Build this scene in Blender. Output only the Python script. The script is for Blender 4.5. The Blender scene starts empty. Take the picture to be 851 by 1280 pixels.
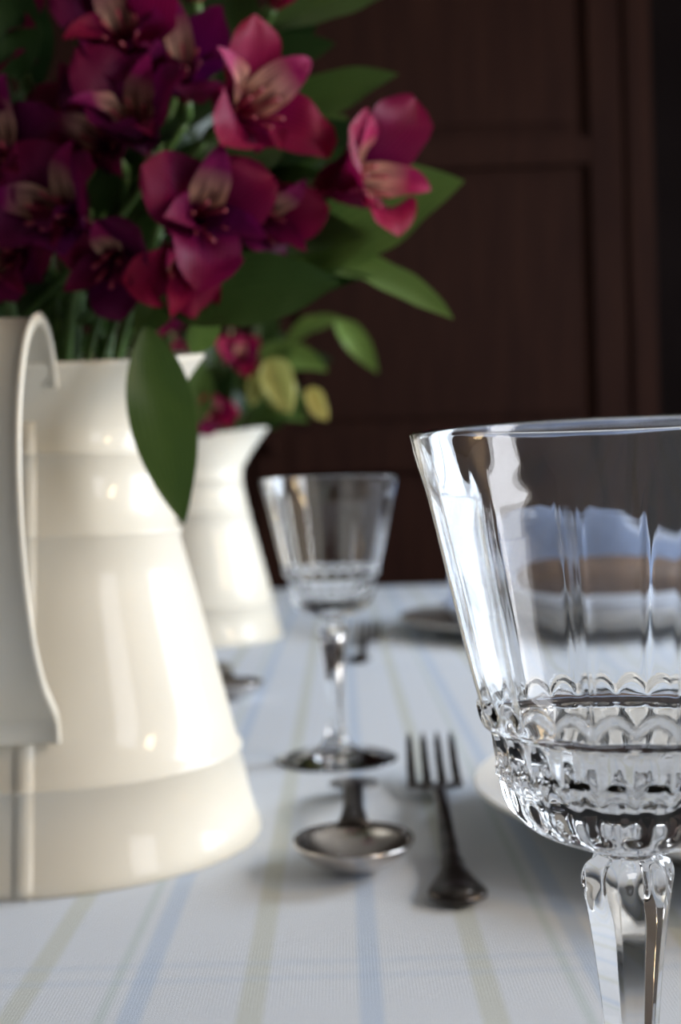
import bpy, bmesh, math, random
from mathutils import Vector, Matrix
random.seed(4)
S = bpy.context.scene
TZ = 0.75      # table top height
pi = math.pi

# ------------------------------------------------------------ materials
def new_mat(name):
    m = bpy.data.materials.new(name); m.use_nodes = True
    nt = m.node_tree
    return m, nt, nt.nodes["Principled BSDF"]
def N(nt, t, **kw):
    n = nt.nodes.new(t)
    for k, v in kw.items(): setattr(n, k, v)
    return n
def L(nt, a, b): nt.links.new(a, b)
def simple(name, col, rough=0.5, metal=0.0, noise=0.0, scale=20, bump=0.0, coat=0.0, spec=0.5, crough=.03):
    m, nt, p = new_mat(name)
    p.inputs['Base Color'].default_value = (*col, 1)
    p.inputs['Roughness'].default_value = rough
    p.inputs['Metallic'].default_value = metal
    p.inputs['Specular IOR Level'].default_value = spec
    p.inputs['Coat Weight'].default_value = coat
    p.inputs['Coat Roughness'].default_value = crough
    tc = N(nt, 'ShaderNodeTexCoord'); nz = N(nt, 'ShaderNodeTexNoise')
    nz.inputs['Scale'].default_value = scale; nz.inputs['Detail'].default_value = 4
    L(nt, tc.outputs['Object'], nz.inputs['Vector'])
    if noise > 0:
        r = N(nt, 'ShaderNodeValToRGB')
        r.color_ramp.elements[0].position = 0.3; r.color_ramp.elements[1].position = 0.7
        r.color_ramp.elements[0].color = (*[c*(1-noise) for c in col], 1)
        r.color_ramp.elements[1].color = (*[min(1, c*(1+noise)) for c in col], 1)
        L(nt, nz.outputs['Fac'], r.inputs['Fac']); L(nt, r.outputs['Color'], p.inputs['Base Color'])
    if bump > 0:
        b = N(nt, 'ShaderNodeBump'); b.inputs['Strength'].default_value = bump
        b.inputs['Distance'].default_value = 0.002
        L(nt, nz.outputs['Fac'], b.inputs['Height']); L(nt, b.outputs['Normal'], p.inputs['Normal'])
    return m

M_enamel = simple('cream_enamel', (0.79, 0.745, 0.635), 0.5, noise=0.03, scale=8, bump=0.05, coat=0.33, spec=.25, crough=.05)
M_plate = simple('white_porcelain', (0.8, 0.8, 0.78), 0.15, noise=0.02, coat=0.4)
M_silver = simple('old_silver', (0.56, 0.52, 0.49), 0.20, metal=1.0, noise=0.25, scale=60, bump=0.08)
M_silver_d = simple('tarnished_silver', (0.10, 0.09, 0.085), 0.28, metal=1.0, noise=0.5, scale=90, bump=0.5)
M_wall = simple('dark_plaster', (0.013, 0.009, 0.009), 0.9, noise=0.15, scale=3, spec=.05)
M_wall2 = simple('warm_plaster', (0.12, 0.10, 0.085), 0.8, noise=0.1, scale=3, bump=0.1)
M_floor = simple('oak_floor', (0.12, 0.06, 0.03), 0.45, noise=0.4, scale=5, bump=0.1)
M_ceil = simple('ceiling_paint', (0.30, 0.28, 0.25), 0.9, noise=0.05)
M_frame = simple('painted_frame', (0.6, 0.58, 0.55), 0.5, noise=0.05)
M_tablewood = simple('table_wood', (0.12, 0.05, 0.025), 0.4, noise=0.4, scale=12)
M_linen = simple('linen_white', (0.58, 0.64, 0.76), 0.9, noise=0.05, scale=60, bump=0.3)
M_bread = simple('bread_crust', (0.11, 0.065, 0.042), 0.7, noise=0.4, scale=25, bump=0.6)

def wood_mat():
    m, nt, p = new_mat('dark_mahogany')
    tc = N(nt, 'ShaderNodeTexCoord'); mp = N(nt, 'ShaderNodeMapping')
    mp.inputs['Scale'].default_value = (14, 14, 1.2)
    nz = N(nt, 'ShaderNodeTexNoise'); nz.inputs['Scale'].default_value = 2.5; nz.inputs['Detail'].default_value = 6
    r = N(nt, 'ShaderNodeValToRGB')
    r.color_ramp.elements[0].position = .3; r.color_ramp.elements[1].position = .75
    r.color_ramp.elements[0].color = (0.0175, 0.0060, 0.0042, 1)
    r.color_ramp.elements[1].color = (0.0300, 0.0112, 0.0070, 1)
    L(nt, tc.outputs['Object'], mp.inputs['Vector']); L(nt, mp.outputs['Vector'], nz.inputs['Vector'])
    L(nt, nz.outputs['Fac'], r.inputs['Fac']); L(nt, r.outputs['Color'], p.inputs['Base Color'])
    p.inputs['Roughness'].default_value = 0.7; p.inputs['Specular IOR Level'].default_value = 0.08
    return m
M_wood = wood_mat()

def glass_mat():
    m, nt, p = new_mat('cut_crystal')
    p.inputs['Base Color'].default_value = (0.99, 0.995, 1, 1)
    p.inputs['Transmission Weight'].default_value = 1.0
    p.inputs['IOR'].default_value = 1.50
    p.inputs['Roughness'].default_value = 0.0
    return m
M_glass = glass_mat()

def cloth_mat():
    m, nt, p = new_mat('striped_tablecloth')
    tc = N(nt, 'ShaderNodeTexCoord'); sx = N(nt, 'ShaderNodeSeparateXYZ')
    L(nt, tc.outputs['Object'], sx.inputs[0])
    def math_(op, a, b=None, c=None):
        n = N(nt, 'ShaderNodeMath', operation=op)
        for i, v in enumerate((a, b, c)):
            if v is None: continue
            if isinstance(v, (int, float)): n.inputs[i].default_value = v
            else: L(nt, v, n.inputs[i])
        return n.outputs[0]
    def stripe(coord, centre, period, hw, soft=0.0012):
        a = math_('SUBTRACT', coord, centre - period/2)
        a = math_('FLOORED_MODULO', a, period)
        a = math_('SUBTRACT', a, period/2)
        a = math_('ABSOLUTE', a)
        mr = N(nt, 'ShaderNodeMapRange')
        mr.inputs['From Min'].default_value = hw + soft; mr.inputs['From Max'].default_value = hw - soft
        L(nt, a, mr.inputs['Value'])
        return mr.outputs[0]
    base = N(nt, 'ShaderNodeRGB'); base.outputs[0].default_value = (0.705, 0.755, 0.83, 1)
    col = base.outputs[0]
    X, Y = sx.outputs[0], sx.outputs[1]
    specs = [(X, 0.0055, 0.0805, 0.0040, (0.40, 0.54, 0.76), .45),
             (X, 0.0455, 0.0805, 0.0044, (0.52, 0.54, 0.40), .42),
             (X, 0.0760, 0.1610, 0.0018, (0.42, 0.55, 0.52), .36),
             (Y, 0.455, 0.80, 0.0028, (0.42, 0.55, 0.76), .16),
             (Y, 0.470, 0.80, 0.0028, (0.42, 0.55, 0.76), .16)]
    for c, ce, pe, hw, cc, st in specs:
        f = math_('MULTIPLY', stripe(c, ce, pe, hw), st)
        mx = N(nt, 'ShaderNodeMix', data_type='RGBA')
        L(nt, f, mx.inputs['Factor']); L(nt, col, mx.inputs[6]); mx.inputs[7].default_value = (*cc, 1)
        col = mx.outputs[2]
    L(nt, col, p.inputs['Base Color'])
    p.inputs['Roughness'].default_value = 0.85
    w1 = N(nt, 'ShaderNodeTexWave'); w1.inputs['Scale'].default_value = 260
    w2 = N(nt, 'ShaderNodeTexWave', bands_direction='Y'); w2.inputs['Scale'].default_value = 260
    L(nt, tc.outputs['Object'], w1.inputs['Vector']); L(nt, tc.outputs['Object'], w2.inputs['Vector'])
    ad = math_('ADD', w1.outputs['Fac'], w2.outputs['Fac'])
    nz = N(nt, 'ShaderNodeTexNoise'); nz.inputs['Scale'].default_value = 9
    L(nt, tc.outputs['Object'], nz.inputs['Vector'])
    ad2 = math_('MULTIPLY_ADD', nz.outputs['Fac'], 14.0, ad)
    b = N(nt, 'ShaderNodeBump'); b.inputs['Strength'].default_value = .35; b.inputs['Distance'].default_value = .002
    L(nt, ad2, b.inputs['Height']); L(nt, b.outputs['Normal'], p.inputs['Normal'])
    p.inputs['Specular IOR Level'].default_value = .2
    return m
M_cloth = cloth_mat()

def uv_mat(name, kind, cA, cB, cC=None, rough=.45, trans=.25):
    """petal / leaf materials driven by the blade's own UV (u across, v along) and a per-blade tone"""
    m, nt, p = new_mat(name)
    uv = N(nt, 'ShaderNodeUVMap'); uv.uv_map = 'UVMap'
    sx = N(nt, 'ShaderNodeSeparateXYZ'); L(nt, uv.outputs[0], sx.inputs[0])
    at = N(nt, 'ShaderNodeAttribute'); at.attribute_name = 'tone'
    mx = N(nt, 'ShaderNodeMix', data_type='RGBA')
    L(nt, at.outputs['Fac'], mx.inputs['Factor']); mx.inputs[6].default_value = (*cA, 1); mx.inputs[7].default_value = (*cB, 1)
    col = mx.outputs[2]
    wv = N(nt, 'ShaderNodeTexWave'); wv.inputs['Scale'].default_value = 5.0 if kind != 'leaf' else 3.2
    wv.inputs['Distortion'].default_value = .6
    L(nt, uv.outputs[0], wv.inputs['Vector'])
    dk = N(nt, 'ShaderNodeMix', data_type='RGBA', blend_type='MULTIPLY')
    dk.inputs['Factor'].default_value = .35 if kind != 'leaf' else .22
    L(nt, col, dk.inputs[6]); L(nt, wv.outputs['Color'], dk.inputs[7]); col = dk.outputs[2]
    if kind == 'petal':
        r = N(nt, 'ShaderNodeValToRGB'); e = r.color_ramp.elements
        e[0].position = 0; e[0].color = (1, .9, .8, 1); e[1].position = 1; e[1].color = (1.0, 1.0, .75, 1)
        a = e.new(.45); a.color = (.6, .6, .9, 1)
        L(nt, sx.outputs[1], r.inputs['Fac'])
        m2 = N(nt, 'ShaderNodeMix', data_type='RGBA', blend_type='MULTIPLY'); m2.inputs['Factor'].default_value = 1
        L(nt, col, m2.inputs[6]); L(nt, r.outputs['Color'], m2.inputs[7]); col = m2.outputs[2]
    if kind == 'inner':
        r = N(nt, 'ShaderNodeValToRGB')
        e = r.color_ramp.elements; e[0].position = .34; e[0].color = (0, 0, 0, 1); e[1].position = .80; e[1].color = (0, 0, 0, 1)
        a = e.new(.48); a.color = (.85, .85, .85, 1); a = e.new(.62); a.color = (.55, .55, .55, 1)
        L(nt, sx.outputs[1], r.inputs['Fac'])
        m2 = N(nt, 'ShaderNodeMix', data_type='RGBA'); L(nt, r.outputs['Color'], m2.inputs['Factor'])
        L(nt, col, m2.inputs[6]); m2.inputs[7].default_value = (*cC, 1); col = m2.outputs[2]
        mp = N(nt, 'ShaderNodeMapping'); mp.inputs['Scale'].default_value = (9, 2.0, 1)
        vo = N(nt, 'ShaderNodeTexVoronoi'); vo.inputs['Scale'].default_value = 1.0
        L(nt, uv.outputs[0], mp.inputs[0]); L(nt, mp.outputs[0], vo.inputs['Vector'])
        lt = N(nt, 'ShaderNodeMath', operation='LESS_THAN'); lt.inputs[1].default_value = .40
        L(nt, vo.outputs['Distance'], lt.inputs[0])
        mu = N(nt, 'ShaderNodeMath', operation='MULTIPLY'); L(nt, lt.outputs[0], mu.inputs[0]); L(nt, r.outputs['Color'], mu.inputs[1])
        m3 = N(nt, 'ShaderNodeMix', data_type='RGBA'); L(nt, mu.outputs[0], m3.inputs['Factor'])
        L(nt, col, m3.inputs[6]); m3.inputs[7].default_value = (.06, .002, .02, 1); col = m3.outputs[2]
    L(nt, col, p.inputs['Base Color'])
    p.inputs['Roughness'].default_value = rough
    p.inputs['Specular IOR Level'].default_value = .3 if kind == 'leaf' else .15
    tr = N(nt, 'ShaderNodeBsdfTranslucent'); L(nt, col, tr.inputs['Color'])
    ms = N(nt, 'ShaderNodeMixShader'); ms.inputs[0].default_value = trans
    out = nt.nodes['Material Output']
    L(nt, p.outputs[0], ms.inputs[1]); L(nt, tr.outputs[0], ms.inputs[2]); L(nt, ms.outputs[0], out.inputs['Surface'])
    b = N(nt, 'ShaderNodeBump'); b.inputs['Strength'].default_value = .25; b.inputs['Distance'].default_value = .0006
    L(nt, wv.outputs['Fac'], b.inputs['Height']); L(nt, b.outputs['Normal'], p.inputs['Normal'])
    return m
M_petal = uv_mat('magenta_petal', 'petal', (.14, .003, .070), (.50, .010, .080), rough=.5, trans=.3)
M_petal_in = uv_mat('streaked_petal', 'inner', (.25, .006, .12), (.56, .022, .12), (.84, .55, .36), rough=.5)
M_leaf = uv_mat('green_leaf', 'leaf', (.010, .034, .008), (.17, .28, .06), rough=.42, trans=.2)
M_bud = uv_mat('yellow_green_bud', 'leaf', (.30, .40, .12), (.60, .52, .16), rough=.5, trans=.3)
M_stem = simple('green_stem', (.09, .18, .04), .5, noise=.3, scale=40)
M_stamen = simple('stamen', (.40, .05, .08), .5, noise=.2)

# ------------------------------------------------------------ mesh helpers
def obj_from_bm(name, bm, mats, parent=None, smooth=True, loc=(0, 0, 0)):
    me = bpy.data.meshes.new(name); bm.to_mesh(me); bm.free()
    for m in (mats if isinstance(mats, (list, tuple)) else [mats]): me.materials.append(m)
    if smooth:
        for p_ in me.polygons: p_.use_smooth = True
    o = bpy.data.objects.new(name, me); S.collection.objects.link(o); o.location = loc
    if parent: o.parent = parent
    return o
def empty(name, loc):
    e = bpy.data.objects.new(name, None); e.empty_display_size = .05
    S.collection.objects.link(e); e.location = loc; return e
def box(bm, x0, x1, y0, y1, z0, z1, mi=0, bev=0):
    r = bmesh.ops.create_cube(bm, size=1, matrix=Matrix.Translation(((x0+x1)/2, (y0+y1)/2, (z0+z1)/2)) @ Matrix.Diagonal((x1-x0, y1-y0, z1-z0, 1)))
    vs = r['verts']; fs = {f for v in vs for f in v.link_faces}
    for f in fs: f.material_index = mi
    if bev:
        es = list({e for v in vs for e in v.link_edges})
        bmesh.ops.bevel(bm, geom=es, offset=bev, segments=2, affect='EDGES')
def rings(bm, loops, close_start=True, close_end=True, cyc=False, mi=0):
    V = [[bm.verts.new(p) for p in lp] for lp in loops]
    n = len(V[0]); m = len(V)
    for i in range(m if cyc else m-1):
        a = V[i]; b = V[(i+1) % m]
        for j in range(n):
            f = bm.faces.new((a[j], a[(j+1) % n], b[(j+1) % n], b[j])); f.material_index = mi
    if not cyc:
        if close_start: f = bm.faces.new(V[0][::-1]); f.material_index = mi
        if close_end: f = bm.faces.new(V[-1]); f.material_index = mi
    return V
def catmull(P, k=8):
    out = []
    n = len(P)
    for i in range(n-1):
        p0 = P[max(i-1, 0)]; p1 = P[i]; p2 = P[i+1]; p3 = P[min(i+2, n-1)]
        for j in range(k):
            t = j/k
            out.append(tuple(.5*((2*b) + (-a+c)*t + (2*a-5*b+4*c-d)*t*t + (-a+3*b-3*c+d)*t**3) for a, b, c, d in zip(p0, p1, p2, p3)))
    out.append(tuple(P[-1])); return out
def lerp_tab(tab, x):
    if x <= tab[0][0]: return tab[0][1]
    for (a, b), (c, d) in zip(tab, tab[1:]):
        if x <= c: return b + (d-b)*(x-a)/(c-a)
    return tab[-1][1]
def tube(bm, pts, rad, seg=8, mi=0):
    pts = [Vector(p) for p in pts]; loops = []
    up = Vector((0.13, 0.2, 1)).normalized()
    for i, p in enumerate(pts):
        d = (pts[min(i+1, len(pts)-1)] - pts[max(i-1, 0)]).normalized()
        a = d.cross(up)
        if a.length < .05: a = d.cross(Vector((1, 0, 0)))
        a.normalize(); b = a.cross(d)
        r = rad[i] if isinstance(rad, (list, tuple)) else rad
        loops.append([p + a*r*math.cos(2*pi*k/seg) + b*r*math.sin(2*pi*k/seg) for k in range(seg)])
    rings(bm, loops, mi=mi)
def sst(a, b, x):
    t = max(0, min(1, (x-a)/(b-a))); return t*t*(3-2*t)

# ------------------------------------------------------------ room
def room():
    X0, X1, Y0, Y1, H = -2.0, 1.75, -1.9, 3.62, 2.6
    bm = bmesh.new(); box(bm, X0-.1, X1+.1, Y0-.1, Y1+.1, -.1, 0); obj_from_bm('floor', bm, M_floor, smooth=False)
    bm = bmesh.new(); box(bm, X0-.1, X1+.1, Y0-.1, Y1+.1, H, H+.1); obj_from_bm('ceiling', bm, M_ceil, smooth=False)
    bm = bmesh.new(); box(bm, X0-.1, X1+.1, Y1, Y1+.1, 0, H); obj_from_bm('wall_back', bm, M_wall, smooth=False)
    bm = bmesh.new(); box(bm, X0-.1, X0, Y0, Y1, 0, H); obj_from_bm('wall_left', bm, M_wall2, smooth=False)
    bm = bmesh.new(); box(bm, X0, X1, Y0-.1, Y0, 0, H); obj_from_bm('wall_front', bm, M_wall2, smooth=False)
    wins = [(-.95, -.15, 1.0, 2.2), (.85, 2.05, .95, 2.2)]
    bm = bmesh.new(); y = Y0
    for a, b, z0, z1 in wins:
        box(bm, X1, X1+.1, y, a, 0, H); box(bm, X1, X1+.1, a, b, 0, z0); box(bm, X1, X1+.1, a, b, z1, H); y = b
    box(bm, X1, X1+.1, y, Y1, 0, H)
    obj_from_bm('wall_right', bm, M_wall2, smooth=False)
    def area(nm, loc, target, sx, sy, e, col):
        l = bpy.data.lights.new(nm, 'AREA'); l.shape = 'RECTANGLE'; l.size = sx; l.size_y = sy; l.energy = e; l.color = col
        o = bpy.data.objects.new(nm, l); S.collection.objects.link(o); o.location = loc
        o.rotation_euler = (Vector(target)-Vector(loc)).to_track_quat('-Z', 'Y').to_euler()
    for i, (a, b, z0, z1) in enumerate(wins):
        bm = bmesh.new(); t = .05; ym = (a+b)/2; zm = (z0+z1)/2
        box(bm, X1+.02, X1+.08, a, a+t, z0, z1); box(bm, X1+.02, X1+.08, b-t, b, z0, z1)
        box(bm, X1+.02, X1+.08, a+t, b-t, z0, z0+t); box(bm, X1+.02, X1+.08, a+t, b-t, z1-t, z1)
        if i: box(bm, X1+.03, X1+.07, ym-.02, ym+.02, z0+t, z1-t)
        obj_from_bm('window_%d' % (i+1), bm, M_frame, smooth=False)
        area('daylight_%d' % (i+1), (X1+.12, ym, zm), (0, ym, zm), b-a, z1-z0, (27, 84)[i], ((.96, .96, 1.0), (.80, .89, 1.0))[i])
    for nm, x0, x1, y0, y1 in (('baseboard_back', X0, X1, Y1-.02, Y1), ('baseboard_left', X0, X0+.02, Y0, Y1-.02), ('baseboard_right', X1-.02, X1, Y0, Y1-.02)):
        bm = bmesh.new(); box(bm, x0, x1, y0, y1, 0, .1); obj_from_bm(nm, bm, M_wood, smooth=False)
room()

def wall_lamp(loc):
    e = empty('wall_lamp', loc)
    bm = bmesh.new()
    loops = [[Vector((r*math.cos(2*pi*k/32), r*math.sin(2*pi*k/32), z)) for k in range(32)] for z, r in ((-.13, .10), (0, .085), (.13, .07))]
    rings(bm, loops)
    m, nt, p = new_mat('lamp_shade'); p.inputs['Base Color'].default_value = (.9, .8, .6, 1)
    p.inputs['Emission Color'].default_value = (1, .74, .42, 1); p.inputs['Emission Strength'].default_value = 55
    obj_from_bm('shade', bm, m, e)
    bm = bmesh.new(); tube(bm, [(0, 0, -.12), (0, 0, -.2), (.06, 0, -.24), (.13, 0, -.2)], .008); box(bm, .12, .14, -.04, .04, -.28, -.1)
    obj_from_bm('bracket', bm, M_silver_d, e)
wall_lamp((1.61, .20, 1.72))

# ------------------------------------------------------------ wardrobe
def wardrobe():
    bm = bmesh.new()
    x0, x1, yb, yf, H = -1.15, .80, 3.60, 3.22, 2.45
    box(bm, x0, x1, yf, yb, .06, H)
    box(bm, x0-.03, x1+.03, yf-.03, yb, H, H+.07, bev=.01)
    box(bm, x0-.01, x1+.01, yf-.02, yb, 0, .08, bev=.005)
    doors = [(x0+.05, -.22), (-.21, .73)]
    for a, b in doors:
        s = .085
        box(bm, a, a+s, yf-.03, yf, .12, H-.06, bev=.004); box(bm, b-s, b, yf-.03, yf, .12, H-.06, bev=.004)
        for z0, z1 in ((.12, .24), (.98, 1.08), (1.73, 1.80), (H-.16, H-.06)):
            box(bm, a+s, b-s, yf-.03, yf, z0, z1, bev=.004)
        for z0, z1 in ((.24, .98), (1.08, 1.73), (1.80, H-.16)):
            box(bm, a+s+.03, b-s-.03, yf-.018, yf, z0+.03, z1-.03, bev=.008)
    box(bm, .735, .80, yf-.045, yf, .08, H, bev=.006)
    box(bm, x0, x0+.045, yf-.045, yf, .08, H, bev=.006)
    bmesh.ops.create_uvsphere(bm, u_segments=16, v_segments=8, radius=.018, matrix=Matrix.Translation((-.17, yf-.045, 1.05)))
    obj_from_bm('wardrobe', bm, M_wood, smooth=False)
wardrobe()

# ------------------------------------------------------------ table + cloth
TX0, TX1, TY0, TY1 = -.62, .60, -.35, 2.42
def table():
    bm = bmesh.new()
    box(bm, TX0+.01, TX1-.01, TY0+.01, TY1-.01, TZ-.035, TZ-.004, bev=.004)
    box(bm, TX0+.08, TX1-.08, TY0+.08, TY1-.08, TZ-.12, TZ-.035)
    for x in (TX0+.1, TX1-.1):
        for y in (TY0+.1, TY1-.1):
            loops = [[Vector((x+r*math.cos(2*pi*k/16), y+r*math.sin(2*pi*k/16), z)) for k in range(16)] for z, r in ((0, .022), (.05, .028), (.1, .02), (.4, .03), (.55, .035), (.6, .028), (.64, .04))]
            rings(bm, loops)
    obj_from_bm('dining_table', bm, M_tablewood, smooth=False)
    bm = bmesh.new()
    nx, ny = 48, 96
    G = [[bm.verts.new((TX0 + (TX1-TX0)*i/nx, TY0+(TY1-TY0)*j/ny, TZ)) for j in range(ny+1)] for i in range(nx+1)]
    for i in range(nx):
        for j in range(ny): bm.faces.new((G[i][j], G[i+1][j], G[i+1][j+1], G[i][j+1]))
    per = [G[i][0] for i in range(nx)] + [G[nx][j] for j in range(ny)] + [G[i][ny] for i in range(nx, 0, -1)] + [G[0][j] for j in range(ny, 0, -1)]
    prev = per; n = len(per)
    base = [v.co.copy() for v in per]
    for d, z in ((.006, -.004), (.011, -.016), (.014, -.05), (.02, -.12), (.028, -.2), (.034, -.26)):
        cur = []
        for k, b in enumerate(base):
            ox = (1 if abs(b.x-TX1) < 1e-5 else -1 if abs(b.x-TX0) < 1e-5 else 0)
            oy = (1 if abs(b.y-TY1) < 1e-5 else -1 if abs(b.y-TY0) < 1e-5 else 0)
            o = Vector((ox, oy, 0)); o.normalize()
            wv = 1 + min(1, -z*6)*.8*math.sin(k*.42+1.3*math.sin(k*.11))
            cur.append(bm.verts.new(b + o*d*wv + Vector((0, 0, z))))
        for k in range(n):
            bm.faces.new((prev[k], cur[k], cur[(k+1) % n], prev[(k+1) % n]))
        prev = cur
    bmesh.ops.recalc_face_normals(bm, faces=bm.faces)
    obj_from_bm('tablecloth', bm, M_cloth)
table()

# ------------------------------------------------------------ wine glass
def make_glass(name, loc, rot=0.0):
    out = catmull([(0.0, .0012), (.02, .0006), (.036, 0.0), (.0388, .0005), (.0392, .0014), (.037, .0024), (.028, .0034),
                   (.018, .0054), (.0105, .0100), (.0068, .017), (.0054, .025), (.0050, .036), (.0054, .048), (.0064, .060),
                   (.0079, .073), (.0092, .082), (.0099, .0865), (.0090, .0895), (.0066, .0912), (.0068, .0925)], 5)
    bowl = catmull([(.0068, .0925), (.0125, .0940), (.0200, .0972), (.0252, .1018), (.0272, .1075), (.0281, .1135), (.0289, .1185),
                    (.0312, .1215), (.0331, .1290), (.0360, .1420), (.0386, .1540), (.0413, .1665), (.0437, .1775), (.0448, .1828), (.0450, .1838)], 10)
    rim = [(.0447, .1842), (.0443, .1842), (.0440, .1837)]
    inn = catmull([(.0437, .1825), (.0425, .1775), (.0400, .1665), (.0372, .1540), (.0344, .1420), (.0313, .1290), (.0286, .1200), (.0252, .1130),
                   (.0215, .1070), (.0150, .1030), (.0075, .1010), (.0012, .1005)], 6)
    seg = 288
    prof = [(r, z, 'o') for r, z in out] + [(r, z, 'b') for r, z in bowl[1:]] + [(r, z, 'i') for r, z in rim + inn]
    NF = 12
    def rad(r, z, k, th):
        if k == 'o':
            w = sst(.016, .028, z)*(1-sst(.0905, .0925, z))
            if w <= 0: return r
            a = (th % (pi/3)) - pi/6
            hexr = r*math.cos(pi/6)/math.cos(a)
            hexr *= 1.07
            if z > .078:
                hexr -= .0011*sst(.078, .086, z)*(0.5+0.5*math.cos(6*th+pi))
            return r*(1-w)+hexr*w
        a = (th % (2*pi/NF)) - pi/NF
        poly = r*(1-math.cos(pi/NF)/math.cos(a))
        w = (1-sst(.166, .1815, z))*.8
        # narrow groove along every facet border, fading toward the rim
        groove = .00028*math.exp(-((abs(a)-pi/NF)/.022)**2)*(1-sst(.160, .178, z))
        if k == 'i':
            return r - poly*w*.88*sst(.118, .126, z)
        if k == 'b':
            scal = abs(math.sin(th*NF))**.8                 # 24 rounded scallops
            if z > .1195:
                zz = .1222+.0034*scal
                lip = .0009*(1-sst(zz-.0006, zz+.0008, z))
                return r - poly*w + lip - groove - .0003*(1-sst(.122, .14, z))
            w = sst(.0955, .0985, z)*(1-sst(.1188, .1200, z))
            zb = .1085 + .0030*scal
            body = -.0013*(scal**1.6) if z > zb else -.0013*((abs(math.cos(th*NF)))**1.4)*sst(.097, .101, z)
            ridge = .0005*math.exp(-((z-zb)/.0010)**2)
            return r + w*(body + ridge + .0003)
        return r
    bm = bmesh.new(); loops = []
    for r, z, k in prof:
        if r == 0.0: r = .0004
        loops.append([Vector((rad(r, z, k, 2*pi*j/seg)*math.cos(2*pi*j/seg), rad(r, z, k, 2*pi*j/seg)*math.sin(2*pi*j/seg), z)) for j in range(seg)])
    rings(bm, loops)
    bmesh.ops.recalc_face_normals(bm, faces=bm.faces)
    o = obj_from_bm(name, bm, M_glass, loc=loc); o.rotation_euler = (0, 0, rot)
    return o
make_glass('wine_glass', (.0605, .279, TZ), .12)
make_glass('wine_glass', (-.007, .83, TZ), .4)

# ------------------------------------------------------------ enamel pitcher (local: handle toward -Y, spout toward +Y)
PPROF = [(0, .1035), (.0015, .1042), (.005, .1038), (.010, .1015), (.02, .0990), (.0425, .0943), (.0440, .0957), (.0455, .0957), (.0470, .0934), (.07, .0880), (.10, .0805),
         (.13, .0730), (.1545, .0668), (.1558, .0680), (.1572, .0680), (.1588, .0658), (.18, .0618), (.1935, .0594), (.1946, .0606), (.1958, .0606), (.197, .0592), (.21, .0592), (.222, .0615), (.232, .0655), (.238, .0695)]
def make_pitcher(name, loc, rot):
    e = empty(name, loc); e.rotation_euler = (0, 0, rot)
    seg = 128
    def pt(z, r, j):
        th = 2*pi*j/seg
        sp = math.sin(th)                    # +1 at spout
        h = sst(.205, .238, z)
        zz = z + h*(-.005 + .0110*(sp+1) + .002*max(0, sp)**6)
        rr = r + h*(.003 + .0085*(1-abs(sp)) + .020*max(0, sp)**8)
        return Vector((rr*math.cos(th), rr*math.sin(th), zz))
    loops = [[pt(z, r, j) for j in range(seg)] for z, r in PPROF]
    top = PPROF[-1]
    loops += [[pt(.2385+dz, top[1]+dr, j) for j in range(seg)] for dz, dr in ((.0008, .0012), (.0022, .0012), (.003, 0), (.0022, -.0016), (0, -.002))]
    loops += [[pt(z, r-.002, j) for j in range(seg)] for z, r in reversed([q for q in PPROF if q[0] >= .008])]
    bm = bmesh.new(); rings(bm, loops)
    bmesh.ops.recalc_face_normals(bm, faces=bm.faces)
    obj_from_bm('body', bm, M_enamel, e)
    bm = bmesh.new(); sl = []
    for z, r in PPROF[1:-3]:
        w = .0048
        sl.append([Vector((-w, -r+.0012, z)), Vector((-w*.8, -r-.0009, z)), Vector((w*.8, -r-.0009, z)), Vector((w, -r+.0012, z))])
    rings(bm, sl); obj_from_bm('seam', bm, M_enamel, e)
    path = catmull([(-.066, .226), (-.078, .2440), (-.096, .2510), (-.120, .2490), (-.145, .236), (-.163, .212), (-.170, .182), (-.166, .150), (-.152, .120), (-.131, .098), (-.111, .086), (-.0965, .077), (-.0930, .066)], 6)
    bm = bmesh.new(); sl = []
    n = len(path)
    for i, (y, z) in enumerate(path):
        a = Vector((0, *path[max(i-1, 0)])); b = Vector((0, *path[min(i+1, n-1)])); d = (b-a).normalized()
        nrm = Vector((0, -d.z, d.y))
        w = .0165; t = .0012; c = Vector((0, y, z))
        if nrm.y > 0: nrm = -nrm
        sec = []
        for sx, so in ((-1, -.0026), (-1.03, 0), (-1, .0026), (-.9, .0022), (-.82, t*.5), (.82, t*.5), (.9, .0022), (1, .0026), (1.03, 0), (1, -.0026), (.9, -.0022), (.82, -t*.5), (-.82, -t*.5), (-.9, -.0022)):
            sec.append(c + Vector((sx*w, 0, 0)) + nrm*so)
        sl.append(sec)
    rings(bm, sl); bmesh.ops.recalc_face_normals(bm, faces=bm.faces)
    obj_from_bm('handle', bm, M_enamel, e)
    return e
P1 = Vector((-.150, .657, TZ)); P2 = Vector((-.180, 1.585, TZ))
make_pitcher('enamel_pitcher', P1, math.radians(4))
make_pitcher('enamel_pitcher', P2, math.radians(-80))

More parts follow.
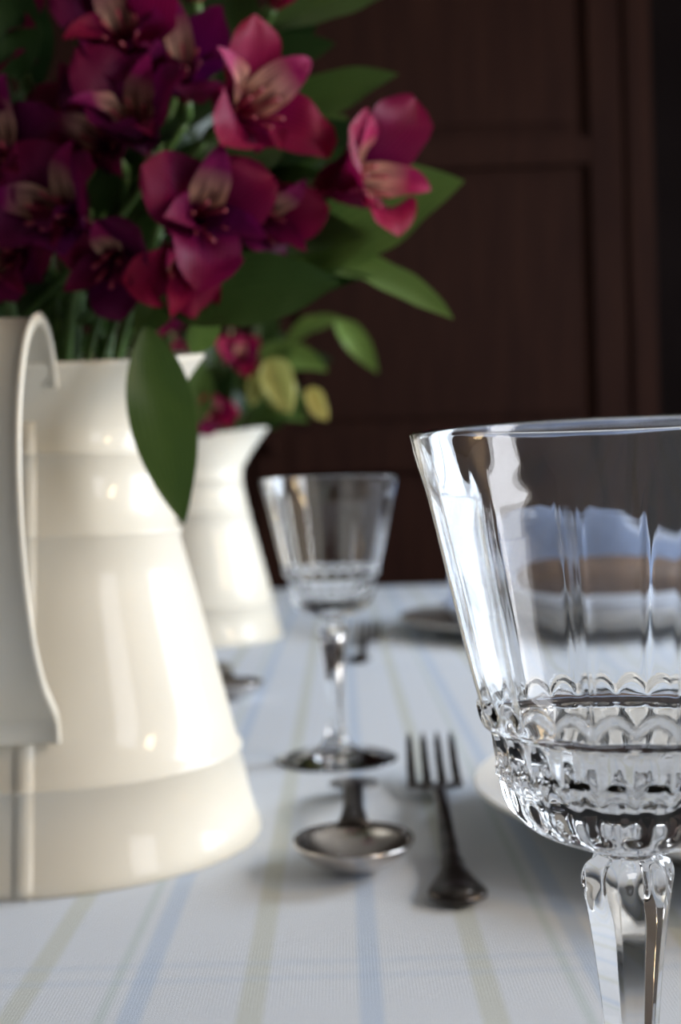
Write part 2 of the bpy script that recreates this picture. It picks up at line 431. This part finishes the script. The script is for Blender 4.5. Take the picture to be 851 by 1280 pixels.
# ------------------------------------------------------------ flowers
def blade(bm, uvl, tn, path, nrms, side, width, wfun, cup, tone, mi, ns=6, ripple=0.0, seed=0):
    n = len(path); V = []
    for i in range(n):
        t = i/(n-1); w = width*wfun(t)/2
        row = []
        for j in range(ns+1):
            s = -1+2*j/ns
            q = path[i] + side[i]*(s*w) + nrms[i]*(cup*w*abs(s)**1.6 + ripple*(math.sin(t*9+s*2.5+seed)+.5*math.sin(t*21+s*3+seed*2))*abs(s)*w)
            row.append(bm.verts.new(q))
        V.append(row)
    for i in range(n-1):
        for j in range(ns):
            f = bm.faces.new((V[i][j], V[i][j+1], V[i+1][j+1], V[i+1][j])); f.material_index = mi; f.smooth = True
            co = ((j/ns, i/(n-1)), ((j+1)/ns, i/(n-1)), ((j+1)/ns, (i+1)/(n-1)), (j/ns, (i+1)/(n-1)))
            for lp, c in zip(f.loops, co): lp[uvl].uv = c; lp[tn] = (tone, tone, tone, 1)

def bm_layers():
    bm = bmesh.new(); uvl = bm.loops.layers.uv.new('UVMap'); tn = bm.loops.layers.float_color.new('tone'); return bm, uvl, tn

def petal(bm, uvl, tn, c, A, R, Ln, W, a0, a1, tone, mi, wf, cup=.35, seed=0, rip=.2, rec=0):
    T = A.cross(R).normalized(); n = 18; p = c.copy(); path = []; nr = []; sd = []
    for i in range(n+1):
        t = i/n; ph = a0+(a1-a0)*t**1.3 + rec*max(0, t-.75)
        d = A*math.cos(ph)+R*math.sin(ph)
        path.append(p.copy()); nr.append((A*math.sin(ph)-R*math.cos(ph)).normalized()); sd.append(T)
        p = p + d*(Ln/n)
    blade(bm, uvl, tn, path, nr, sd, W, wf, cup, tone, mi, ns=8, ripple=rip, seed=seed)
def wf_outer(t):
    if t <= 0: return .12
    # narrow claw, broad rounded limb, small point at the tip
    if t < .90: return max(.12, (math.sin(pi*min(1, t**1.5)))**.65)
    return max(.03, (math.sin(pi*.90**1.5))**.65*((1-t)/.10)**.85)
def wf_inner(t): return max(.12*(1-t)+.02, (math.sin(pi*min(1, t**1.3)))**.9)
FS = 1.22
def flower(bm, uvl, tn, c, axis, size, roll, tone, openn=1.0):
    size *= FS
    A = Vector(axis).normalized(); c = Vector(c) - A*.010
    ref = A.cross(Vector((0, 0, 1)))
    if ref.length < .1: ref = A.cross(Vector((1, 0, 0)))
    ref.normalize(); up = ref.cross(A)
    for k in range(6):
        az = roll + k*pi/3 + random.uniform(-.22, .22); R = ref*math.cos(az)+up*math.sin(az)
        jt = max(0, min(1, tone+random.uniform(-.35, .35)))
        if k % 2 == 0:
            petal(bm, uvl, tn, c, A, R, size*random.uniform(.92, 1.18), size*random.uniform(.52, .68), math.radians(12), math.radians(76*openn+random.uniform(-30, 22)), jt, 0, wf_outer, random.uniform(.0, .4), k+size*99, .28, random.uniform(-1, 3))
        else:
            streak = 1 if R.z > -.35 else 0
            petal(bm, uvl, tn, c + A*.003, A, R, size*random.uniform(.90, 1.05), size*random.uniform(.26, .32), math.radians(8), math.radians(64*openn+random.uniform(-16, 14)), jt, streak, wf_inner, .3, k, .2, random.uniform(.5, 4))
    for k in range(6):
        az = k*pi/3+.4; R = ref*math.cos(az)+up*math.sin(az)
        pts = [c + A*size*.7*t + R*size*(.03+.12*t*t) - up*size*.12*t*t for t in (0, .35, .7, 1)]
        tube(bm, pts, [.0008, .0006, .0005, .0010], 5, mi=2)
    tube(bm, [c - A*.012, c - A*.006, c, c + A*.004], [.0015, .0035, .0034, .003], 8, mi=3)
def wf_leaf(t): return max(.05, math.sin(pi*t**.8)**.85) if 0 < t < 1 else (.10 if t == 0 else .015)
def leaf(bm, uvl, tn, a, b, width, sag, nrm, tone, mi=0, twist=0.0, cup=.22):
    a = Vector(a); b = Vector(b); n = 18; d = (b-a); Ln = d.length; path = []; nr = []; sd = []
    nrm = Vector(nrm).normalized()
    pts = [a + d*(i/n) + Vector((0, 0, 1))*(sag*Ln*4*(i/n)*(1-i/n)) for i in range(n+1)]
    for i in range(n+1):
        dd = (pts[min(i+1, n)]-pts[max(i-1, 0)]).normalized()
        s = dd.cross(nrm).normalized(); m = s.cross(dd).normalized()
        rot = Matrix.Rotation(twist*(i/n-.3), 3, dd); s = rot @ s; m = rot @ m
        path.append(pts[i]); nr.append(m); sd.append(s)
    blade(bm, uvl, tn, path, nr, sd, width, wf_leaf, cup, tone, mi, ns=8, ripple=.09, seed=Ln*100)

def bouquet(name, origin, flowers, leaves, buds, nstem=14, fill=0, fbox=None, seed=1):
    random.seed(seed)
    O = Vector(origin); e = empty(name, O)
    loc = lambda p: Vector(p) + Vector((0, 0, TZ)) - O
    bm, uvl, tn = bm_layers()
    for fl in flowers: flower(bm, uvl, tn, loc(fl[0]), *fl[1:])
    obj_from_bm('flowers', bm, [M_petal, M_petal_in, M_stamen, M_stem], e)
    bm, uvl, tn = bm_layers()
    for (a, b, w, sag, nrm, tone, tw) in leaves: leaf(bm, uvl, tn, loc(a), loc(b), w, sag, nrm, tone, 0, tw)
    for i in range(fill):
        a = Vector([random.uniform(lo, hi) for lo, hi in fbox])
        d = Vector((random.uniform(-1, 1)+(a.x)*9, random.uniform(-.5, .5)+a.y*5, random.uniform(-.2, 1.3))).normalized()
        b = a + d*random.uniform(.05, .085)
        leaf(bm, uvl, tn, a, b, random.uniform(.022, .034), .05, Vector((random.uniform(-.6, .6), -1, random.uniform(0, .7))), random.uniform(0, .25), 0, random.uniform(-.6, .6))
    for (a, b, w, tone) in buds:
        leaf(bm, uvl, tn, loc(a), loc(b), w, .05, (0, -1, .2), tone, 1, .4, .8)
        leaf(bm, uvl, tn, loc(a), loc(b), w, -.05, (0, 1, .2), tone, 1, -.4, .8)
    obj_from_bm('leaves', bm, [M_leaf, M_bud], e)
    bm = bmesh.new()
    for i, fl in enumerate(flowers):
        k = i*2.4; bot = Vector((.018*math.cos(k), .018*math.sin(k), .12)); neck = Vector((.036*math.cos(k), .036*math.sin(k), .235))
        cc = loc(fl[0]) - Vector(fl[1]).normalized()*.021
        pts = catmull([tuple(bot), tuple(neck), tuple(neck.lerp(cc, .6)+Vector((0, .012, .005))), tuple(cc)], 6)
        tube(bm, pts, .0019, 7)
    for i in range(nstem):
        k = i*2.4+1; rr = random.uniform(.3, 1)
        bot = Vector((.02*math.cos(k), .02*math.sin(k), .12)); neck = Vector((.048*rr*math.cos(k), .048*rr*math.sin(k), .237))
        tp = Vector((.08*rr*math.cos(k), .07*rr*math.sin(k), random.uniform(.28, .32)))
        tube(bm, catmull([tuple(bot), tuple(neck), tuple(tp)], 6), random.uniform(.0018, .0032), 7)
    obj_from_bm('stems', bm, M_stem, e)
    return e

# world coordinates: x, y (depth on table), z above table top  | axis, size, roll, tone, openness
F1 = [((-.064, .590, .300), (.35, -.9, .0), .047, .55, .28),
      ((-.048, .608, .350), (.6, -.8, .15), .050, 1.5, .32),
      ((-.003, .640, .328), (.75, -.65, -.02), .052, .2, .70, .9),
      ((-.116, .590, .302), (-.35, -.9, .15), .047, 1.0, .10),
      ((-.094, .615, .385), (.0, -1, .30), .048, .3, .30, .9),
      ((-.025, .68, .436), (.5, -.5, .7), .046, .7, .95),
      ((-.118, .65, .355), (-.3, -.8, .5), .044, .2, .15),
      ((-.086, .598, .338), (-.1, -1, .4), .046, .9, .2, .9),
      ((-.074, .600, .285), (.35, -.9, -.5), .036, .0, .60, .8),
      ((-.100, .600, .288), (-.1, -.9, -.3), .038, .5, .15, .9),
      ((-.148, .605, .330), (-.2, -1, .2), .046, .9, .10),
      ((-.150, .62, .385), (-.1, -.9, .4), .046, .4, .15),
      ((-.120, .63, .412), (.2, -.8, .5), .046, 1.1, .20),
      ((-.145, .605, .288), (-.3, -1, .0), .044, .9, .2),
      ((-.040, .630, .312), (.6, -.8, -.3), .038, .7, .30, .9),
      ((-.070, .630, .372), (.1, -.9, .5), .044, .5, .25),
      ((-.105, .625, .340), (-.1, -.9, .2), .044, 1.3, .12),
      ((-.190, .65, .36), (-.6, -.8, .3), .044, .4, .3),
      ((-.065, .65, .430), (.1, -.5, .9), .044, .4, .5),
      ((-.10, .76, .41), (0, .6, .8), .044, .4, .5),
      ((-.20, .74, .34), (-1, .3, .3), .044, .4, .5),
      ((-.08, .76, .35), (.5, 1, .3), .044, .4, .5)]
Lv1 = [((-.085, .578, .250), (-.0690, .565, .161), .030, -.03, (.1, -1, .15), .36, .3),
       ((-.0250, .67, .290), (.0680, .655, .330), .050, .06, (.0, -1, .45), .58, .3),
       ((-.0100, .68, .292), (.0620, .67, .262), .028, .10, (.1, -.7, .9), .58, .4),
       ((-.0800, .60, .262), (.0030, .595, .270), .042, .02, (.0, -1, .45), .14, .2),
       ((-.0450, .70, .420), (.0470, .70, .448), .034, .06, (.0, -1, .7), .30, .3),
       ((-.0500, .69, .360), (.0380, .69, .397), .034, .05, (.0, -1, .7), .30, .3),
       ((-.0550, .70, .340), (.0060, .695, .377), .042, .05, (.0, -1, .5), .50, .2),
       ((-.1400, .585, .365), (-.150, .59, .420), .030, .0, (.1, -1, .0), .05, .3),
       ((-.0700, .64, .370), (-.080, .64, .428), .036, .0, (.2, -1, .0), .12, .3),
       ((-.0500, .66, .322), (.0020, .66, .336), .026, .05, (0, -.8, .7), .12, .3),
       ((-.0700, .62, .243), (-.052, .605, .259), .016, .05, (0, -1, .3), 1.0, .3),
       ((-.0600, .64, .300), (.0150, .64, .300), .036, .05, (.0, -.9, .5), .20, .3),
       ((-.0300, .67, .285), (.0250, .66, .305), .034, .05, (.0, -.9, .5), .30, .3),
       ((-.0800, .63, .315), (-.0200, .65, .350), .034, .05, (.0, -.9, .5), .15, .3),
       ((-.0450, .67, .330), (.0100, .68, .372), .034, .05, (.0, -.9, .5), .35, .3),
       ((-.0100, .70, .340), (.0400, .70, .360), .03, .05, (.0, -.9, .5), .1, .3),
       ((-.0650, .64, .262), (-.0150, .65, .292), .028, .05, (.0, -.9, .5), .65, .3),
       ((-.0950, .62, .250), (-.0700, .62, .290), .020, .05, (.2, -.9, .2), .3, .3),
       ((-.1400, .63, .290), (-.175, .62, .262), .03, .05, (-.2, -.9, .5), .1, .3)]
bouquet('alstroemeria_bouquet', P1, F1, Lv1, [], 18, 80, ((-.07, .10), (0, .08), (.265, .40)), 3)

F2 = [((-.115, 1.53, .338), (.2, -1, .2), .040, .4, .5), ((-.145, 1.50, .275), (.1, -1, -.1), .040, .9, .6),
      ((-.17, 1.52, .33), (-.2, -1, .2), .045, .2, .4), ((-.20, 1.55, .38), (0, -.8, .5), .045, .4, .4),
      ((-.25, 1.56, .33), (-.8, -.6, .2), .045, .4, .4), ((-.13, 1.6, .39), (.2, -.3, 1), .045, .4, .4)]
Lv2 = [((-.10, 1.55, .34), (-.01, 1.54, .322), .04, .12, (0, -.9, .5), .7, .3), ((-.16, 1.47, .26), (-.155, 1.47, .335), .034, 0, (0, -1, 0), .45, .2),
       ((-.06, 1.56, .36), (.010, 1.55, .385), .03, .1, (0, -.8, .7), .8, .3), ((.000, 1.55, .385), (.050, 1.54, .318), .032, .06, (.2, -1, .4), .85, .8),
       ((-.09, 1.55, .28), (-.035, 1.54, .262), .03, .1, (0, -.9, .5), .5, .3), ((-.12, 1.55, .30), (-.05, 1.54, .35), .036, .1, (0, -.9, .5), .4, .3),
       ((-.10, 1.55, .29), (-.07, 1.54, .36), .036, .1, (0, -.9, .2), .6, .3), ((-.11, 1.54, .26), (-.03, 1.54, .29), .034, .1, (0, -.9, .4), .35, .3)]
B2 = [((-.080, 1.51, .335), (-.055, 1.50, .27), .040, .6), ((-.035, 1.52, .300), (-.012, 1.51, .262), .022, 1), ((-.09, 1.51, .32), (-.10, 1.50, .28), .02, .5)]
bouquet('alstroemeria_bouquet', P2, F2, Lv2, B2, 12, 40, ((-.06, .10), (-.03, .06), (.255, .36)), 5)

# ------------------------------------------------------------ cutlery
def strip(bm, pts, ws, ts, seg=14, mi=0):
    loops = []
    n = len(pts)
    for i, p in enumerate(pts):
        p = Vector(p); d = (Vector(pts[min(i+1, n-1)])-Vector(pts[max(i-1, 0)])).normalized()
        s = d.cross(Vector((0, 0, 1))).normalized(); u = s.cross(d)
        loops.append([p + s*ws[i]*math.copysign(abs(math.cos(2*pi*k/seg))**.8, math.cos(2*pi*k/seg)) + u*ts[i]*math.sin(2*pi*k/seg) for k in range(seg)])
    rings(bm, loops, mi=mi)
def make_fork(name, loc, rot, sc=1.0):
    bm = bmesh.new(); n = 34
    P_, W, T = [], [], []
    wt = [(0, .004), (.01, .0095), (.03, .0128), (.06, .0120), (.10, .0085), (.16, .0052), (.17, .0066), (.19, .0046), (.45, .0036), (.60, .0036), (.66, .0058), (.70, .0105), (.735, .0142), (.76, .0150)]
    zt = [(0, .0030), (.2, .0060), (.45, .0125), (.6, .0115), (.7, .0065), (.76, .0050)]
    for i in range(n+1):
        t = .76*i/n; P_.append((0, t*.262, lerp_tab(zt, t))); W.append(lerp_tab(wt, t)); T.append(.0022 if t < .6 else .0015)
    strip(bm, P_, W, T)
    for k in range(4):
        x = -.0125+k*.00833
        tp = [(x, .262*(.745+.255*q), .0050 + .017*q**1.8) for q in (0, .15, .3, .45, .6, .75, .88, 1)]
        strip(bm, tp, [.0029, .0028, .0027, .0026, .0025, .0023, .0020, .0009], [.0015]*6+[.0012, .0006], 10)
    bmesh.ops.create_uvsphere(bm, u_segments=14, v_segments=8, radius=1, matrix=Matrix.Translation((0, .012, .0050)) @ Matrix.Diagonal((.007, .009, .0016, 1)))
    o = obj_from_bm(name, bm, M_silver_d, loc=loc); o.rotation_euler = (0, 0, rot); o.scale = (sc,)*3
    return o
def make_spoon(name, loc, rot, sc=1.0):
    bm = bmesh.new(); nu, nv = 36, 10
    a, b, d = .0275, .034, .0125
    def P(r, th, off=0):
        y = r*b*math.sin(th); x = r*a*math.cos(th)*(1+.12*math.sin(th)*r)
        z = .0145 - d*(1-r*r)**.8 if r < 1 else .0145
        z += .002*(r*math.sin(th) < 0)*(r*math.sin(th))**2
        return Vector((x, y, z+off))
    lo = [[P(1-(i/nv)*.98, 2*pi*k/nu) for k in range(nu)] for i in range(nv+1)]
    lower = [[P(1-(i/nv)*.98, 2*pi*k/nu, -.0013) for k in range(nu)] for i in range(nv+1)]
    rings(bm, lower[::-1] + lo, mi=0)
    wt = [(0, .0085), (.06, .0066), (.15, .0052), (.4, .0052), (.55, .0070), (.62, .0088), (.75, .0118), (.88, .0142), (.95, .0142), (.985, .0105), (1, .004)]
    zt = [(0, .0130), (.12, .0160), (.45, .0190), (.8, .0120), (1, .0032)]
    P_, W, T = [], [], []
    for i in range(31):
        t = i/30; P_.append((0, .032+.125*t, lerp_tab(zt, t))); W.append(lerp_tab(wt, t)); T.append(.0024)
    strip(bm, P_, W, T, mi=1)
    bmesh.ops.recalc_face_normals(bm, faces=bm.faces)
    o = obj_from_bm(name, bm, [M_silver, M_silver_d], loc=loc); o.rotation_euler = (0, 0, rot); o.scale = (sc,)*3
    return o
make_spoon('table_spoon', (.0015, .583, TZ-.0003), math.radians(-.5))
make_fork('table_fork', (.0440, .522, TZ+.0005), math.radians(-1.5), 1.03)
make_spoon('table_spoon', (-.098, 1.10, TZ-.0003), math.radians(10))
make_fork('table_fork', (.015, 1.30, TZ+.0005), math.radians(-4), .9)

# ------------------------------------------------------------ plate, bread basket
def lathe(bm, pr, seg=96, mi=0):
    rings(bm, [[Vector((r*math.cos(2*pi*k/seg), r*math.sin(2*pi*k/seg), z)) for k in range(seg)] for r, z in pr], mi=mi)
def plate_bm(R, k=1.0):
    pr = catmull([(.0005, .0035), (R*.4, .0035), (R*.56, .0040), (R*.64, .0085*k), (R*.72, .0125*k), (R*.9, .0165*k), (R*.985, .0198*k), (R, .0205*k)], 5)
    pr += [(R*1.005, .0205*k-.0012), (R*.995, .0205*k-.0030)]
    pr += catmull([(R*.9, .0165*k-.0030), (R*.72, .0125*k-.003), (R*.62, .0040), (R*.58, .0005), (R*.55, 0), (R*.53, .0012), (.0005, .0012)], 4)
    bm = bmesh.new(); lathe(bm, pr); bmesh.ops.recalc_face_normals(bm, faces=bm.faces); return bm
obj_from_bm('dinner_plate', plate_bm(.15, 1.30), M_plate, loc=(.2130, .630, TZ+.0005))
def bread_basket(loc):
    # serving dish holding bread wrapped in a big linen napkin
    e = empty('bread_basket', loc)
    obj_from_bm('under_plate', plate_bm(.235), M_plate, e, loc=(-.005, 0, 0))
    bm = bmesh.new()
    lathe(bm, catmull([(.0005, .006), (.14, .006), (.160, .012), (.178, .024), (.188, .034)], 5) + catmull([(.185, .035), (.174, .025), (.154, .013), (.0005, .011)], 5))
    bmesh.ops.recalc_face_normals(bm, faces=bm.faces); obj_from_bm('bowl', bm, M_linen, e)
    bm = bmesh.new()
    bmesh.ops.create_icosphere(bm, subdivisions=4, radius=1, matrix=Matrix.Translation((-.005, -.075, .046)) @ Matrix.Diagonal((.13, .05, .034, 1)))
    obj_from_bm('bread', bm, M_bread, e)
    bm = bmesh.new(); nu, nv = 80, 24; G = []
    for i in range(nu+1):
        row = []; u = i/nu; th = math.radians(-15+230*u)
        pk = .6+.4*math.cos((th-2.4)*.9)
        for j in range(nv+1):
            v = j/nv
            r = .175+.012*math.sin(pi*v*.8) - .110*v*v + .005*math.sin(7*th)*v
            z = .034 + (1-(1-v)**1.6)*(.040+.070*pk) + .003*math.sin(5*th+3*v)*v
            row.append(bm.verts.new((r*math.cos(th), r*math.sin(th)*.8, z)))
        G.append(row)
    for i in range(nu):
        for j in range(nv): bm.faces.new((G[i][j], G[i+1][j], G[i+1][j+1], G[i][j+1]))
    bmesh.ops.solidify(bm, geom=bm.faces[:], thickness=.0015)
    obj_from_bm('napkin', bm, M_linen, e)
bread_basket((.310, 1.58, TZ+.0005))

# ------------------------------------------------------------ world, camera
w = bpy.data.worlds.new('World'); S.world = w; w.use_nodes = True
w.node_tree.nodes['Background'].inputs[0].default_value = (.55, .65, .8, 1)
w.node_tree.nodes['Background'].inputs[1].default_value = .05
cam = bpy.data.cameras.new('Camera'); co = bpy.data.objects.new('Camera', cam); S.collection.objects.link(co)
cam.sensor_fit = 'VERTICAL'; cam.sensor_height = 36; cam.lens = 45; cam.clip_start = .01
co.matrix_world = Matrix.Translation((0, 0, TZ+.171)) @ Matrix.Rotation(math.radians(90-.68), 4, 'X') @ Matrix.Rotation(math.radians(-1.7), 4, 'Z')
cam.dof.use_dof = True; cam.dof.focus_distance = .30; cam.dof.aperture_fstop = 12.5
S.camera = co
S.view_settings.view_transform = 'Standard'
